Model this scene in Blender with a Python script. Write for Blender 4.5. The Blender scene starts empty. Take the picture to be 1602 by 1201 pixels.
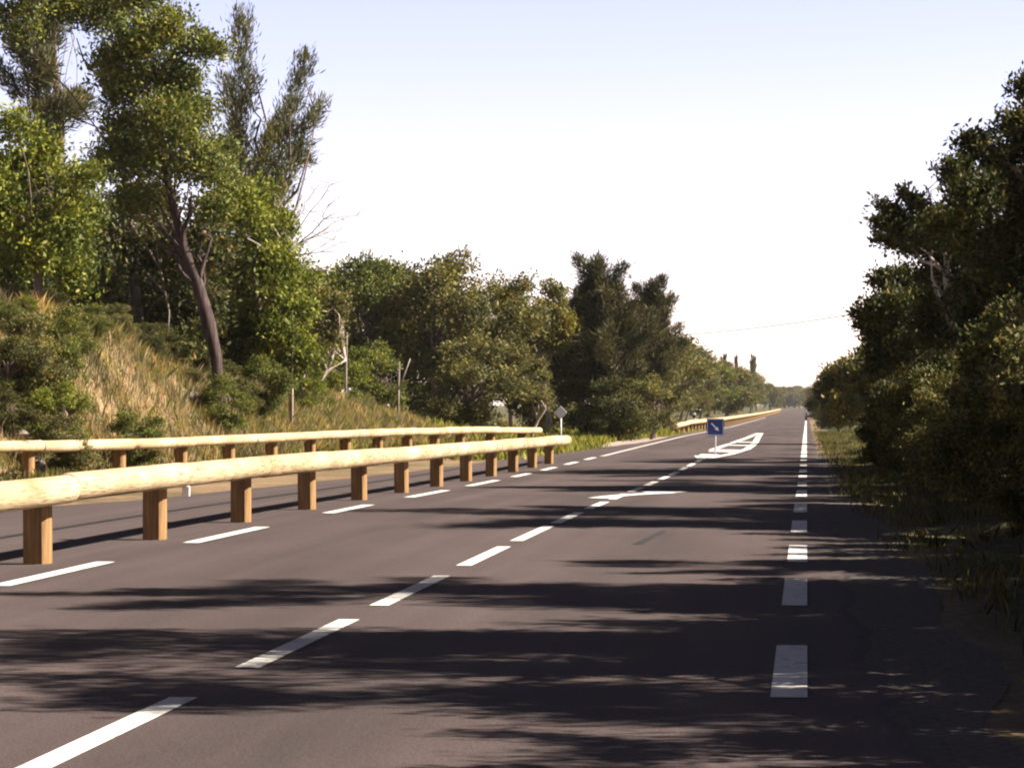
import bpy, math, random
import numpy as np
from math import radians, pi
from mathutils import Vector, Euler

S = bpy.context.scene
COL = S.collection
R = random.Random(7)

# ------------------------------------------------------------------ camera
F = 4421.0                      # focal length in photograph pixels (1602 wide)
CAM_H = 1.4
YAW = math.atan(461.0 / F)
PITCH = math.atan(31.5 / F)
cd = bpy.data.cameras.new('camera')
cam = bpy.data.objects.new('camera', cd)
COL.objects.link(cam)
cam.location = (0, 0, CAM_H)
cam.rotation_euler = (pi / 2 + PITCH, 0, YAW)
cd.sensor_fit = 'HORIZONTAL'
cd.angle = 2 * math.atan(801.0 / F)
cd.clip_start = 0.1
cd.clip_end = 6000
S.camera = cam
S.render.resolution_x, S.render.resolution_y = 1024, 767

# ------------------------------------------------------------------ light
SUN_EL = radians(37)
SUN_AZ = radians(86)            # clockwise from +Y (down the road): almost square on from the right
w = bpy.data.worlds.new('World')
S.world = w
w.use_nodes = True
nt = w.node_tree
bg = nt.nodes['Background']
sky = nt.nodes.new('ShaderNodeTexSky')
sky.sky_type = 'NISHITA'
sky.sun_disc = False
sky.sun_elevation = SUN_EL
sky.sun_rotation = SUN_AZ
sky.air_density = 0.8
sky.dust_density = 0.6
sky.ozone_density = 1.5
# sky gain by height: boosted near the horizon, dimmed overhead to deepen shadows
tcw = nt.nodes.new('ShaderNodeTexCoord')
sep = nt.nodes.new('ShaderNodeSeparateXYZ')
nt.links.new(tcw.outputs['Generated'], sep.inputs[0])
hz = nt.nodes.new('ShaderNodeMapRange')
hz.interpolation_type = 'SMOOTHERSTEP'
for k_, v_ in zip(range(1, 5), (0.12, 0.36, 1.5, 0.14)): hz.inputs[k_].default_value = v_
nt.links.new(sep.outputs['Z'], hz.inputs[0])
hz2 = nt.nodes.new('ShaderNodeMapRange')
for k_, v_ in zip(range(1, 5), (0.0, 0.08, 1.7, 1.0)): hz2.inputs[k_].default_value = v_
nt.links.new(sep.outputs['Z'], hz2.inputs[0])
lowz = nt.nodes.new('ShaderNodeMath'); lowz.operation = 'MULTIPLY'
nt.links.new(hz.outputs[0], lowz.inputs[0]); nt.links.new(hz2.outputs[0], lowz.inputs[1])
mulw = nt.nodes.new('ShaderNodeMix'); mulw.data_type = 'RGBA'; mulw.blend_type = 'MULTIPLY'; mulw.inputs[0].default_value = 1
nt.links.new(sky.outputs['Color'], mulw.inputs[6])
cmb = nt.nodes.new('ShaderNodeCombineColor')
for k_, v_ in enumerate((1.30, 0.94, 0.97)):        # tint of that sky gain, redder for white balance
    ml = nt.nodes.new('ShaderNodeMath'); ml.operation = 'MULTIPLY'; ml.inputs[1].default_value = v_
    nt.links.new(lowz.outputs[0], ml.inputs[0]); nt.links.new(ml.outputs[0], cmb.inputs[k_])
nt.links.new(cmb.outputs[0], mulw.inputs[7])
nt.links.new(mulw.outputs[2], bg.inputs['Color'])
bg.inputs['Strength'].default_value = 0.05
sd = bpy.data.lights.new('sun', 'SUN')
sd.energy = 5.0
sd.angle = radians(0.5)
sd.color = (1.0, 0.90, 0.76)
sun = bpy.data.objects.new('sun', sd)
COL.objects.link(sun)
sdir = Vector((math.sin(SUN_AZ) * math.cos(SUN_EL), math.cos(SUN_AZ) * math.cos(SUN_EL), math.sin(SUN_EL)))
sun.rotation_euler = sdir.to_track_quat('Z', 'Y').to_euler()
sun.location = (60, 20, 60)
S.view_settings.view_transform = 'Standard'
S.view_settings.look = 'None'
S.view_settings.exposure = 1.7
S.view_settings.gamma = 1.0
S.cycles.max_bounces = 6
S.cycles.transparent_max_bounces = 4
S.cycles.diffuse_bounces = 3
S.cycles.filter_width = 2.1

# ------------------------------------------------------------------ helpers
_rot = Euler((pi / 2 + PITCH, 0, YAW)).to_matrix()


def at(px, py, Y):
    """World point at distance Y down the road that stands where the photograph shows (px, py)."""
    d = _rot @ Vector(((px - 801.0) / F, (600.5 - py) / F, -1.0))
    s = Y / d.y
    return Vector((d.x * s, Y, CAM_H + d.z * s))


def tag(o, label=None, cat=None, group=None, kind=None):
    if label: o['label'] = label
    if cat: o['category'] = cat
    if group: o['group'] = group
    if kind: o['kind'] = kind
    return o


def empty(name, loc=(0, 0, 0), rz=0.0):
    o = bpy.data.objects.new(name, None)
    COL.objects.link(o)
    o.location = loc
    o.rotation_euler = (0, 0, rz)
    o.empty_display_size = 0.2
    return o


def mesh_obj(name, V, Fc, mat, parent=None, smooth=False, loc=None):
    me = bpy.data.meshes.new(name)
    me.from_pydata([tuple(v) for v in V], [], [tuple(f) for f in Fc])
    if mat: me.materials.append(mat)
    if smooth:
        me.polygons.foreach_set('use_smooth', [True] * len(me.polygons))
    me.update()
    o = bpy.data.objects.new(name, me)
    COL.objects.link(o)
    if parent: o.parent = parent
    if loc is not None: o.location = loc
    return o


def poly_mesh(name, verts, k, mat):
    """Many separate k-gons from an (n, k, 3) array."""
    n = verts.shape[0]
    me = bpy.data.meshes.new(name)
    me.vertices.add(n * k)
    me.vertices.foreach_set('co', verts.astype(np.float32).ravel())
    me.loops.add(n * k)
    me.loops.foreach_set('vertex_index', np.arange(n * k, dtype=np.int32))
    me.polygons.add(n)
    me.polygons.foreach_set('loop_start', np.arange(0, n * k, k, dtype=np.int32))
    me.materials.append(mat)
    me.update(calc_edges=True)
    return me


def dup(o, parent=None):
    c = o.copy()
    COL.objects.link(c)
    if parent: c.parent = parent
    for ch in list(o.children):
        dup(ch, c)
    return c


class MB:
    """Collects boxes, tubes, polygons and builds one mesh."""
    def __init__(self):
        self.V, self.F = [], []

    def box(self, x0, x1, y0, y1, z0, z1, ch=0.0):
        b = len(self.V)
        c = ch
        # chamfered upright edges and top
        ring = [(x0 + c, y0), (x1 - c, y0), (x1, y0 + c), (x1, y1 - c), (x1 - c, y1), (x0 + c, y1), (x0, y1 - c), (x0, y0 + c)] if c else \
               [(x0, y0), (x1, y0), (x1, y1), (x0, y1)]
        n = len(ring)
        cx, cy = (x0 + x1) / 2, (y0 + y1) / 2
        self.V += [(x, y, z0) for x, y in ring] + [(x, y, z1 - c) for x, y in ring]
        self.F.append(tuple(b + i for i in reversed(range(n))))
        for i in range(n):
            j = (i + 1) % n
            self.F.append((b + i, b + j, b + n + j, b + n + i))
        if c:
            self.V += [(cx + (x - cx) * (1 - 2 * c / (x1 - x0)), cy + (y - cy) * (1 - 2 * c / (y1 - y0)), z1) for x, y in ring]
            for i in range(n):
                j = (i + 1) % n
                self.F.append((b + n + i, b + n + j, b + 2 * n + j, b + 2 * n + i))
            self.F.append(tuple(b + 2 * n + i for i in range(n)))
        else:
            self.F.append(tuple(b + n + i for i in range(n)))
        return self

    def tube(self, pts, rad, sides=8, cap=True, wob=0.0):
        pts = [Vector(p) for p in pts]
        if not hasattr(rad, '__len__'): rad = [rad] * len(pts)
        b = len(self.V)
        n = len(pts)
        up = Vector((0.13, 0.27, 1)).normalized()
        for i, p in enumerate(pts):
            d = (pts[min(i + 1, n - 1)] - pts[max(i - 1, 0)]).normalized()
            u = up if abs(d.dot(up)) < 0.95 else Vector((1, 0.1, 0))
            a = d.cross(u).normalized()
            e = a.cross(d).normalized()
            for k in range(sides):
                t = 2 * pi * k / sides
                r = rad[i] * (1 + (R.uniform(-wob, wob) if wob else 0))
                self.V.append(tuple(p + a * (r * math.cos(t)) + e * (r * math.sin(t))))
        for i in range(n - 1):
            for k in range(sides):
                k2 = (k + 1) % sides
                self.F.append((b + i * sides + k, b + i * sides + k2, b + (i + 1) * sides + k2, b + (i + 1) * sides + k))
        if cap:
            self.F.append(tuple(b + k for k in reversed(range(sides))))
            self.F.append(tuple(b + (n - 1) * sides + k for k in range(sides)))
        return self

    def build(self, name, mat, parent=None, smooth=False, loc=None):
        return mesh_obj(name, self.V, self.F, mat, parent, smooth, loc)


# ------------------------------------------------------------------ materials
def new_mat(name):
    m = bpy.data.materials.new(name)
    m.use_nodes = True
    t = m.node_tree
    b = t.nodes['Principled BSDF']
    b.inputs['Roughness'].default_value = 0.85
    b.inputs['Specular IOR Level'].default_value = 0.25
    return m, t, b


def ramp(t, fac, stops):
    r = t.nodes.new('ShaderNodeValToRGB')
    while len(r.color_ramp.elements) < len(stops): r.color_ramp.elements.new(0.5)
    for e, (p, c) in zip(r.color_ramp.elements, stops):
        e.position = p
        e.color = (*c, 1)
    t.links.new(fac, r.inputs['Fac'])
    return r.outputs['Color']


def noise(t, scale, detail=4, coord='Object', vec_scale=None, rough=0.55):
    tc = t.nodes.new('ShaderNodeTexCoord')
    n = t.nodes.new('ShaderNodeTexNoise')
    n.inputs['Scale'].default_value = scale
    n.inputs['Detail'].default_value = detail
    n.inputs['Roughness'].default_value = rough
    src = tc.outputs[coord]
    if vec_scale:
        mp = t.nodes.new('ShaderNodeMapping')
        mp.inputs['Scale'].default_value = vec_scale
        t.links.new(src, mp.inputs['Vector'])
        src = mp.outputs['Vector']
    t.links.new(src, n.inputs['Vector'])
    return n.outputs['Fac']


def mix(t, fac, a, b, mode='MIX'):
    m = t.nodes.new('ShaderNodeMix')
    m.data_type = 'RGBA'
    m.blend_type = mode
    for key, v in ((0, fac), (6, a), (7, b)):
        if isinstance(v, (int, float)): m.inputs[key].default_value = v
        elif isinstance(v, tuple): m.inputs[key].default_value = (*v, 1)
        else: t.links.new(v, m.inputs[key])
    return m.outputs[2]


def bump(t, b, h, strength, dist):
    n = t.nodes.new('ShaderNodeBump')
    n.inputs['Strength'].default_value = strength
    n.inputs['Distance'].default_value = dist
    t.links.new(h, n.inputs['Height'])
    t.links.new(n.outputs['Normal'], b.inputs['Normal'])


def plain(name, c1, c2, scale=3.0, vs=None, rough=0.85, spec=0.25, bmp=0.0):
    m, t, b = new_mat(name)
    f = noise(t, scale, 5, 'Object', vs)
    t.links.new(ramp(t, f, [(0.3, c1), (0.7, c2)]), b.inputs['Base Color'])
    b.inputs['Roughness'].default_value = rough
    b.inputs['Specular IOR Level'].default_value = spec
    if bmp: bump(t, b, f, bmp, 0.02)
    return m


def leaf_mat(name, dark, mid, light, odd, trans=0.24, odd_at=0.94):
    m, t, b = new_mat(name)
    g = t.nodes.new('ShaderNodeNewGeometry')
    c1 = ramp(t, g.outputs['Random Per Island'], [(0.0, dark), (0.45, mid), (odd_at - 0.03, light), (odd_at, odd)])
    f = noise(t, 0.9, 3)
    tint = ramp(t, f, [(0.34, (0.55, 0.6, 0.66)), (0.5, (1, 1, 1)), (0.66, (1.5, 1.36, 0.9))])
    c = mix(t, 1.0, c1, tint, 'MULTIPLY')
    t.links.new(c, b.inputs['Base Color'])
    b.inputs['Roughness'].default_value = 0.6
    b.inputs['Specular IOR Level'].default_value = 0.15
    tr = t.nodes.new('ShaderNodeBsdfTranslucent')
    t.links.new(mix(t, 1.0, c, (1.0, 1.05, 0.6), 'MULTIPLY'), tr.inputs['Color'])
    ms = t.nodes.new('ShaderNodeMixShader')
    ms.inputs[0].default_value = trans
    t.links.new(b.outputs[0], ms.inputs[1])
    t.links.new(tr.outputs[0], ms.inputs[2])
    t.links.new(ms.outputs[0], t.nodes['Material Output'].inputs['Surface'])
    return m


def asphalt_mat(name, base, var, tracks=None):
    m, t, b = new_mat(name)
    big = noise(t, 1.0, 5, 'Object', (0.5, 0.12, 1))
    c = ramp(t, big, [(0.3, tuple(x * (1 - var) for x in base)), (0.7, tuple(x * (1 + var) for x in base))])
    fine = noise(t, 60, 3, 'Object', (1, 0.6, 1), 0.7)
    c = mix(t, 1.0, c, ramp(t, fine, [(0.3, (0.72, 0.72, 0.73)), (0.7, (1.3, 1.29, 1.28))]), 'MULTIPLY')
    streak = noise(t, 1.6, 3, 'Object', (1.0, 0.02, 1))
    c = mix(t, 1.0, c, ramp(t, streak, [(0.32, (0.82, 0.83, 0.85)), (0.68, (1.17, 1.15, 1.13))]), 'MULTIPLY')
    t.links.new(c, b.inputs['Base Color'])
    b.inputs['Roughness'].default_value = 0.88
    bump(t, b, fine, 0.5, 0.01)
    return m


M = {}
M['asphalt'] = asphalt_mat('asphalt', (0.063, 0.0465, 0.0462), 0.26)
M['slip_asphalt'] = asphalt_mat('old asphalt', (0.068, 0.051, 0.050), 0.12)
M['blackish'] = plain('blackish line', (0.02, 0.018, 0.02), (0.035, 0.03, 0.032), 4)  # near-black, for the side lane line and the right lane mark
M['gravel'] = plain('gravel', (0.045, 0.038, 0.036), (0.12, 0.10, 0.09), 22, rough=0.95, bmp=0.6)
M['pale_dirt'] = plain('pale dirt', (0.26, 0.20, 0.17), (0.36, 0.29, 0.26), 2.5, rough=0.95)


def paint_mat(name, c, wear):
    m, t, b = new_mat(name)
    f = noise(t, 9, 6, 'Object', (1, 0.5, 1), 0.7)
    col = ramp(t, f, [(wear - 0.07, tuple(x * 0.62 for x in c)), (wear + 0.05, c)])
    t.links.new(col, b.inputs['Base Color'])
    b.inputs['Roughness'].default_value = 0.7
    return m


M['paint'] = paint_mat('road paint', (0.72, 0.70, 0.66), 0.41)
M['worn_paint'] = paint_mat('worn road paint', (0.50, 0.47, 0.45), 0.46)
M['log'] = plain('pale timber', (0.40, 0.27, 0.125), (0.62, 0.46, 0.27), 2.2, (3, 0.5, 3), 0.7, 0.3, 0.1)
def log_mat():
    m, t, b = new_mat('pale peeled timber')
    broad = noise(t, 1.3, 4, 'Object', (2, 0.6, 2))
    c = ramp(t, broad, [(0.3, (0.33, 0.235, 0.14)), (0.52, (0.47, 0.36, 0.225)), (0.75, (0.56, 0.45, 0.32))])
    grain = noise(t, 10, 5, 'Object', (5, 0.25, 5), 0.7)
    c = mix(t, 1.0, c, ramp(t, grain, [(0.34, (0.38, 0.31, 0.27)), (0.48, (0.95, 0.95, 0.95)), (0.7, (1.12, 1.1, 1.04))]), 'MULTIPLY')
    knots = noise(t, 3.2, 2, 'Object', (1, 0.7, 1))
    c = mix(t, 1.0, c, ramp(t, knots, [(0.27, (0.45, 0.33, 0.25)), (0.34, (1, 1, 1))]), 'MULTIPLY')
    t.links.new(c, b.inputs['Base Color'])
    b.inputs['Roughness'].default_value = 0.9
    b.inputs['Specular IOR Level'].default_value = 0.1
    bump(t, b, grain, 0.7, 0.015)
    return m


M['log'] = log_mat()
M['post'] = plain('post timber', (0.12, 0.066, 0.025), (0.34, 0.195, 0.08), 6, (5, 5, 0.35), 0.75, 0.3, 0.2)
M['steel'] = plain('galvanised steel', (0.30, 0.30, 0.31), (0.42, 0.42, 0.43), 8, None, 0.45, 0.5)
M['white'] = plain('white enamel', (0.66, 0.66, 0.68), (0.78, 0.78, 0.80), 3, None, 0.5, 0.4)
M['blue'] = plain('sign blue', (0.012, 0.025, 0.16), (0.02, 0.04, 0.22), 3, None, 0.4, 0.5)
M['grey_paint'] = plain('silver car paint', (0.36, 0.36, 0.39), (0.44, 0.44, 0.47), 2, None, 0.3, 0.5)
M['glass'] = plain('dark car glass', (0.012, 0.014, 0.018), (0.02, 0.022, 0.026), 2, None, 0.08, 0.6)
M['rubber'] = plain('tyre rubber', (0.015, 0.015, 0.016), (0.025, 0.025, 0.025), 6)
M['red_lens'] = plain('red lens', (0.25, 0.01, 0.015), (0.35, 0.015, 0.02), 6, None, 0.3, 0.5)
M['cable'] = plain('black cable', (0.03, 0.03, 0.03), (0.06, 0.06, 0.06), 6)
M['pole_wood'] = plain('weathered pole', (0.16, 0.13, 0.11), (0.27, 0.23, 0.20), 4, (4, 4, 0.4))
M['bark'] = plain('grey brown bark', (0.085, 0.062, 0.055), (0.22, 0.17, 0.145), 6, (3, 3, 0.7), 0.9, 0.2, 0.5)
M['pale_bark'] = plain('pale peeling bark', (0.26, 0.20, 0.17), (0.52, 0.45, 0.39), 3, (3, 3, 0.7), 0.9, 0.2, 0.4)
M['sapling_bark'] = plain('grey sapling bark', (0.12, 0.095, 0.08), (0.34, 0.29, 0.25), 3, (3, 3, 0.7), 0.9, 0.2, 0.4)
M['purple_bark'] = plain('dark bark with pale flakes', (0.014, 0.009, 0.012), (0.10, 0.07, 0.065), 3.2, (4, 4, 0.45), 0.9, 0.2, 0.5)
M['twig'] = plain('bare pale twigs', (0.36, 0.29, 0.25), (0.52, 0.43, 0.38), 4)
M['rock'] = plain('pale rock', (0.09, 0.072, 0.06), (0.26, 0.22, 0.185), 4, None, 0.95, 0.2, 0.5)

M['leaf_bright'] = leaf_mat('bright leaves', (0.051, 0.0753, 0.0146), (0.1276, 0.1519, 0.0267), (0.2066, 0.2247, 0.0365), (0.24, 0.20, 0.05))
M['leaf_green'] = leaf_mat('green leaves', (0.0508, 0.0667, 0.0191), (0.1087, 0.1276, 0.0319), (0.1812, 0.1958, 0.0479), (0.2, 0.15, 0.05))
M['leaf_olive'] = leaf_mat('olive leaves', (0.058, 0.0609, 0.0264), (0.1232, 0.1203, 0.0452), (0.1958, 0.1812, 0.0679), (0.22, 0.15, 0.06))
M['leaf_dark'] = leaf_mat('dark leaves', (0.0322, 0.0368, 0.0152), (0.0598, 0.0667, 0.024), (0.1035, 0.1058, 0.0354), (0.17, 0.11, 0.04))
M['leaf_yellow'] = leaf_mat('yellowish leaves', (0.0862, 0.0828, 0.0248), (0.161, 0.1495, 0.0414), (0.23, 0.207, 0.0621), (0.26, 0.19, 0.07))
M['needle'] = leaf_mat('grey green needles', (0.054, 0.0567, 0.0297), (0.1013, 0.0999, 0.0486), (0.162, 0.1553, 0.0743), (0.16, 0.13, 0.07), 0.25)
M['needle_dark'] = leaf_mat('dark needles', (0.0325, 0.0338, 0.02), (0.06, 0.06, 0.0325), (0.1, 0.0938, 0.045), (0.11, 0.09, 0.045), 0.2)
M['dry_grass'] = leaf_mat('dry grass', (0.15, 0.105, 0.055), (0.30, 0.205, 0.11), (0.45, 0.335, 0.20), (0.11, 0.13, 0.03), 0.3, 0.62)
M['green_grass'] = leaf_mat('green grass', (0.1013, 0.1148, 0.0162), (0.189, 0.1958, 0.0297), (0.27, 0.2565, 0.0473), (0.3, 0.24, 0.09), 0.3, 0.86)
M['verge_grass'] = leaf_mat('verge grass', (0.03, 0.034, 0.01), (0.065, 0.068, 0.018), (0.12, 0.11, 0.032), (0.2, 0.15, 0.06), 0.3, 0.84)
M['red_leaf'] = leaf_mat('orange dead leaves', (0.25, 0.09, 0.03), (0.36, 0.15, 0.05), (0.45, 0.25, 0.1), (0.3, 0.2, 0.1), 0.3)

# ------------------------------------------------------------------ terrain
_PY = [-200, 30, 38, 50, 62, 100, 140, 230, 400, 5000]
_PZ = [0, 0, -.02, -.10, -.155, -.17, -.2, -.45, -.6, -.6]
_yy = np.arange(-200, 5000, 1.0)
_k = np.hanning(15); _k /= _k.sum()
_zz = np.convolve(np.pad(np.interp(_yy, _PY, _PZ), 7, mode='edge'), _k, 'valid')


def sstep(t):
    t = np.clip(t, 0, 1)
    return t * t * (3 - 2 * t)


RAIL2 = [(-22.5, 36.0), (-16.1, 55.6), (-14.5, 62), (-13.4, 76), (-12.4, 88), (-11.5, 98), (-10.0, 106)]


def rail2x(y):
    return np.interp(y, [30, 36, 55.6, 62, 76, 88, 98, 108, 200], [-24.5, -22.5, -16.1, -14.5, -13.4, -12.4, -11.5, -10.6, -10.6])


YS = np.unique(np.concatenate([np.arange(-200, -10, 20), np.arange(-10, 150, 1.5), np.arange(150, 420, 5), np.arange(420, 900, 20),
                               np.array([900, 1100, 1400, 1900, 2600, 3600])]))
PZS = np.interp(YS, _yy, _zz)


def prof(y):
    return np.interp(y, YS, PZS)


def gz(x, y):
    x = np.asarray(x, float); y = np.asarray(y, float)
    z = prof(y)
    A = np.interp(y, [0, 60, 71, 77, 84, 92, 100, 115, 135], [4.2, 4.0, 3.8, 3.0, 2.4, 1.8, 1.2, .5, .15])
    d = rail2x(y) - x - 0.9
    lump = 0.22 * np.sin(x * 1.3 + y * .5) * np.sin(y * .8 - x * .4) + .12 * np.sin(x * 3.1) * np.sin(y * 2.3)
    k = sstep(d / 4.4)
    z = z + k * (A + lump * 1.3) + .10 * sstep(d + .6)
    z = z + .30 * sstep((x - 1.2) / 3.0) + .1 * sstep((x - .9) / .8) * np.sin(y * 1.1) * np.sin(x * 2 + 1)
    return z


def gzf(x, y):
    return float(gz(x, y))


XS = np.unique(np.concatenate([np.array([-1500, -900, -500, -300, -180, -120, -80, -60]), np.arange(-48, -6, .75), np.arange(-6, .6, 2.0),
                               np.arange(.6, 6, .4), np.arange(6, 20, 2), np.array([26, 40, 70, 120, 200, 400, 900, 1500])]))
gx, gy = np.meshgrid(XS, YS)
gzv = gz(gx, gy)
nx, ny = len(XS), len(YS)
V = np.stack([gx.ravel(), gy.ravel(), gzv.ravel()], 1)
Fc = [(j * nx + i, j * nx + i + 1, (j + 1) * nx + i + 1, (j + 1) * nx + i) for j in range(ny - 1) for i in range(nx - 1)]


def ground_mat():
    m, t, b = new_mat('roadside earth')
    f = noise(t, .7, 6)
    c = ramp(t, f, [(0.3, (0.16, 0.105, 0.06)), (0.5, (0.19, 0.125, 0.07)), (0.7, (0.27, 0.19, 0.12))])
    g = noise(t, .25, 5)
    green = ramp(t, g, [(0.46, (0, 0, 0)), (0.58, (1, 1, 1))])
    at_ = t.nodes.new('ShaderNodeAttribute'); at_.attribute_name = 'green'
    mx = mix(t, 1.0, green, (0.55, 0.55, 0.55), 'MULTIPLY')
    fac = t.nodes.new('ShaderNodeMath'); fac.operation = 'MAXIMUM'
    t.links.new(mx, fac.inputs[0]); t.links.new(at_.outputs['Fac'], fac.inputs[1])
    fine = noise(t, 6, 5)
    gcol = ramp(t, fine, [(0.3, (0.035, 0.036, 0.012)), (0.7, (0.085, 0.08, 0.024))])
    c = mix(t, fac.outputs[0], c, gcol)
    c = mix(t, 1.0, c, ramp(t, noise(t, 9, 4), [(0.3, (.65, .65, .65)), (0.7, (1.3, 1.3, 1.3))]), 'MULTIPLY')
    t.links.new(c, b.inputs['Base Color'])
    b.inputs['Roughness'].default_value = 0.95
    bump(t, b, fine, 0.6, 0.06)
    return m


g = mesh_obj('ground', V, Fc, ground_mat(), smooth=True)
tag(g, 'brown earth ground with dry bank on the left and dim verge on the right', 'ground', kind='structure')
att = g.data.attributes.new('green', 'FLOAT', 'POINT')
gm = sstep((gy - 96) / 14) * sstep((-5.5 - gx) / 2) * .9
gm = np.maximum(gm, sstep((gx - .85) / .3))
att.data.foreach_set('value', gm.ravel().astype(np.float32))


# ------------------------------------------------------------------ road
def strip(name, left, right, y0, y1, dz, mat, label, nlat=1, kind='structure', cat=None):
    """Sheet that follows the ground between x = left(y) and x = right(y), dz above it."""
    ys = np.unique(np.concatenate([[y0], YS[(YS > y0) & (YS < y1)], [y1]]))
    V, Fc = [], []
    n = nlat + 1
    for y in ys:
        a, c = left(y), right(y)
        for i in range(n):
            V.append((a + (c - a) * i / nlat, y, float(prof(y)) + dz))
    for j in range(len(ys) - 1):
        for i in range(nlat):
            Fc.append((j * n + i, j * n + i + 1, (j + 1) * n + i + 1, (j + 1) * n + i))
    o = mesh_obj(name, V, Fc, mat)
    return tag(o, label, cat or name.replace('_', ' '), kind=kind)


def ragged(y):
    return 0.24 + .16 * max(0, min(1, (20 - y) / 10)) + .05 * math.sin(y * 1.9) + .04 * math.sin(y * 4.7 + 1) + .03 * math.sin(y * 11.3)


# fine stations for the broken right edge
_fine = np.unique(np.concatenate([np.arange(2, 70, .4)]))
YS_save = YS
strip('gravel_shoulder', lambda y: -.3, lambda y: .95 + .12 * math.sin(y * .9) + .08 * math.sin(y * 2.9), -60, 90, .004, M['gravel'],
      'narrow dim gravel shoulder between the asphalt and the right verge', 2)


def road_sheet():
    ys = np.unique(np.concatenate([YS[(YS >= -60) & (YS <= 1400)], _fine]))
    V, Fc = [], []
    for y in ys:
        z = float(prof(y)) + .012
        V += [(-6.66, y, z), (-3, y, z), (-.3, y, z), (ragged(y), y, z), (ragged(y) + .11, y, z - .012)]
    for j in range(len(ys) - 1):
        for i in range(4):
            Fc.append((j * 5 + i, j * 5 + i + 1, (j + 1) * 5 + i + 1, (j + 1) * 5 + i))
    return tag(mesh_obj('road', V, Fc, M['asphalt']), 'dark two lane asphalt road running straight to the horizon', 'road', kind='structure')


road_sheet()
SLIP_L = lambda y: float(np.interp(y, [-60, 0, 37, 41, 57, 68, 88, 104, 118], [-12, -11.6, -10.7, -10.0, -9.45, -8.9, -8.0, -7.3, -6.66])) + .06 * math.sin(y * .9)
strip('slip_road', SLIP_L, lambda y: -6.60, -60, 117.5, .008, M['slip_asphalt'], 'grey asphalt side lane between the two timber guardrails', 3)
strip('pull_off', lambda y: float(np.interp(y, [98, 106, 114, 125, 138], [-6.9, -7.9, -8.3, -8.0, -6.8])), lambda y: -6.6, 98, 138, .006,
      M['pale_dirt'], 'pale dirt pull-off beyond the end of the near guardrail', 2)

# markings: separate painted marks on the road
def mark(name, quads, mat, label, dz=.017, group=None, cat='road marking'):
    V, Fc = [], []
    for q in quads:
        b = len(V)
        for x, y in q:
            V.append((x, y, float(prof(y)) + dz))
        Fc.append(tuple(range(b, b + len(q))))
    o = mesh_obj(name, V, Fc, mat)
    return tag(o, label, cat, group, 'structure')


def Ypx(dy, X):
    """Distance at which a line at x = X on the road lies dy pixels under the horizon."""
    Y = 30.0
    for _ in range(30):
        depth = (CAM_H - float(prof(Y))) * F / dy
        Y = (depth + X * math.sin(YAW)) / math.cos(YAW)
    return Y


def dash_line(nm, X, wd, ys, mat, label):
    q = []
    for a, c in ys:
        n = max(1, int((c - a) / 1.5))
        for i in range(n):
            p, r_ = a + (c - a) * i / n, a + (c - a) * (i + 1) / n
            q.append([(X - wd / 2, p), (X + wd / 2, p), (X + wd / 2, r_), (X - wd / 2, r_)])
    return mark(nm, q, mat, label)


XC, XL, XR = -2.93, -6.13, -.085
cy = [(1222, 1095), (1048, 972), (950, 903), (887, 857), (848, 824), (820, 803)]
cd_ = [(Ypx(a - 632, XC), Ypx(b - 632, XC)) for a, b in cy]
y = cd_[-1][1] + 1.45
while y < 82:
    cd_.append((y, y + 3.2)); y += 4.65
for k in range(1, 4):
    cd_.insert(0, (cd_[0][0] - 4.65, cd_[0][0] - 1.45))
dash_line('center_line', XC, .135, cd_, M['paint'], 'dashed white line down the middle of the road')
le = [(920, 881), (851, 826), (804, 791), (779, 768), (761, 752)]
ld = [(Ypx(a - 632, XL), Ypx(b - 632, XL)) for a, b in le]
ld[0] = (ld[0][1] - 3.3, ld[0][1])
y = ld[-1][1] + 3.2
while y < 84:
    ld.append((y, y + 3.3)); y += 6.5
dash_line('left_edge_line', XL, .17, ld, M['paint'], 'dashed white edge line beside the near timber guardrail')
strip('far_left_line', lambda y: -6.15, lambda y: -5.97, 84, 420, .017, M['worn_paint'], 'pale edge line far along the left side of the road')
re_ = [(1095, 1013), (950, 908), (881, 855), (834, 816), (803, 789), (779, 768)]
rd = [(Ypx(a - 632, XR), Ypx(b - 632, XR)) for a, b in re_]
y = rd[-1][1] + 3.2
while y < 330:
    rd.append((y, y + (3.0 if y < 78 else 5.2))); y += 6.2
dash_line('right_edge_line', XR, .175, rd, M['paint'], 'dashed white edge line along the right side of the road')
# merge arrow on the centre line
ar = []
cpts = [(-3.22, 43.2), (-3.08, 44.3), (-2.86, 45.3), (-2.58, 46.1), (-2.3, 46.6)]
for (x0, y0), (x1, y1) in zip(cpts, cpts[1:]):
    ar.append([(x0 - .12, y0), (x0 + .17, y0 - .25), (x1 + .17, y1 - .25), (x1 - .12, y1)])
ar.append([(-2.42, 45.7), (-1.95, 47.3), (-2.75, 47.2)])
mark('painted_arrow', ar, M['paint'], 'white merge arrow painted across the centre line', .021)
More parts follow.
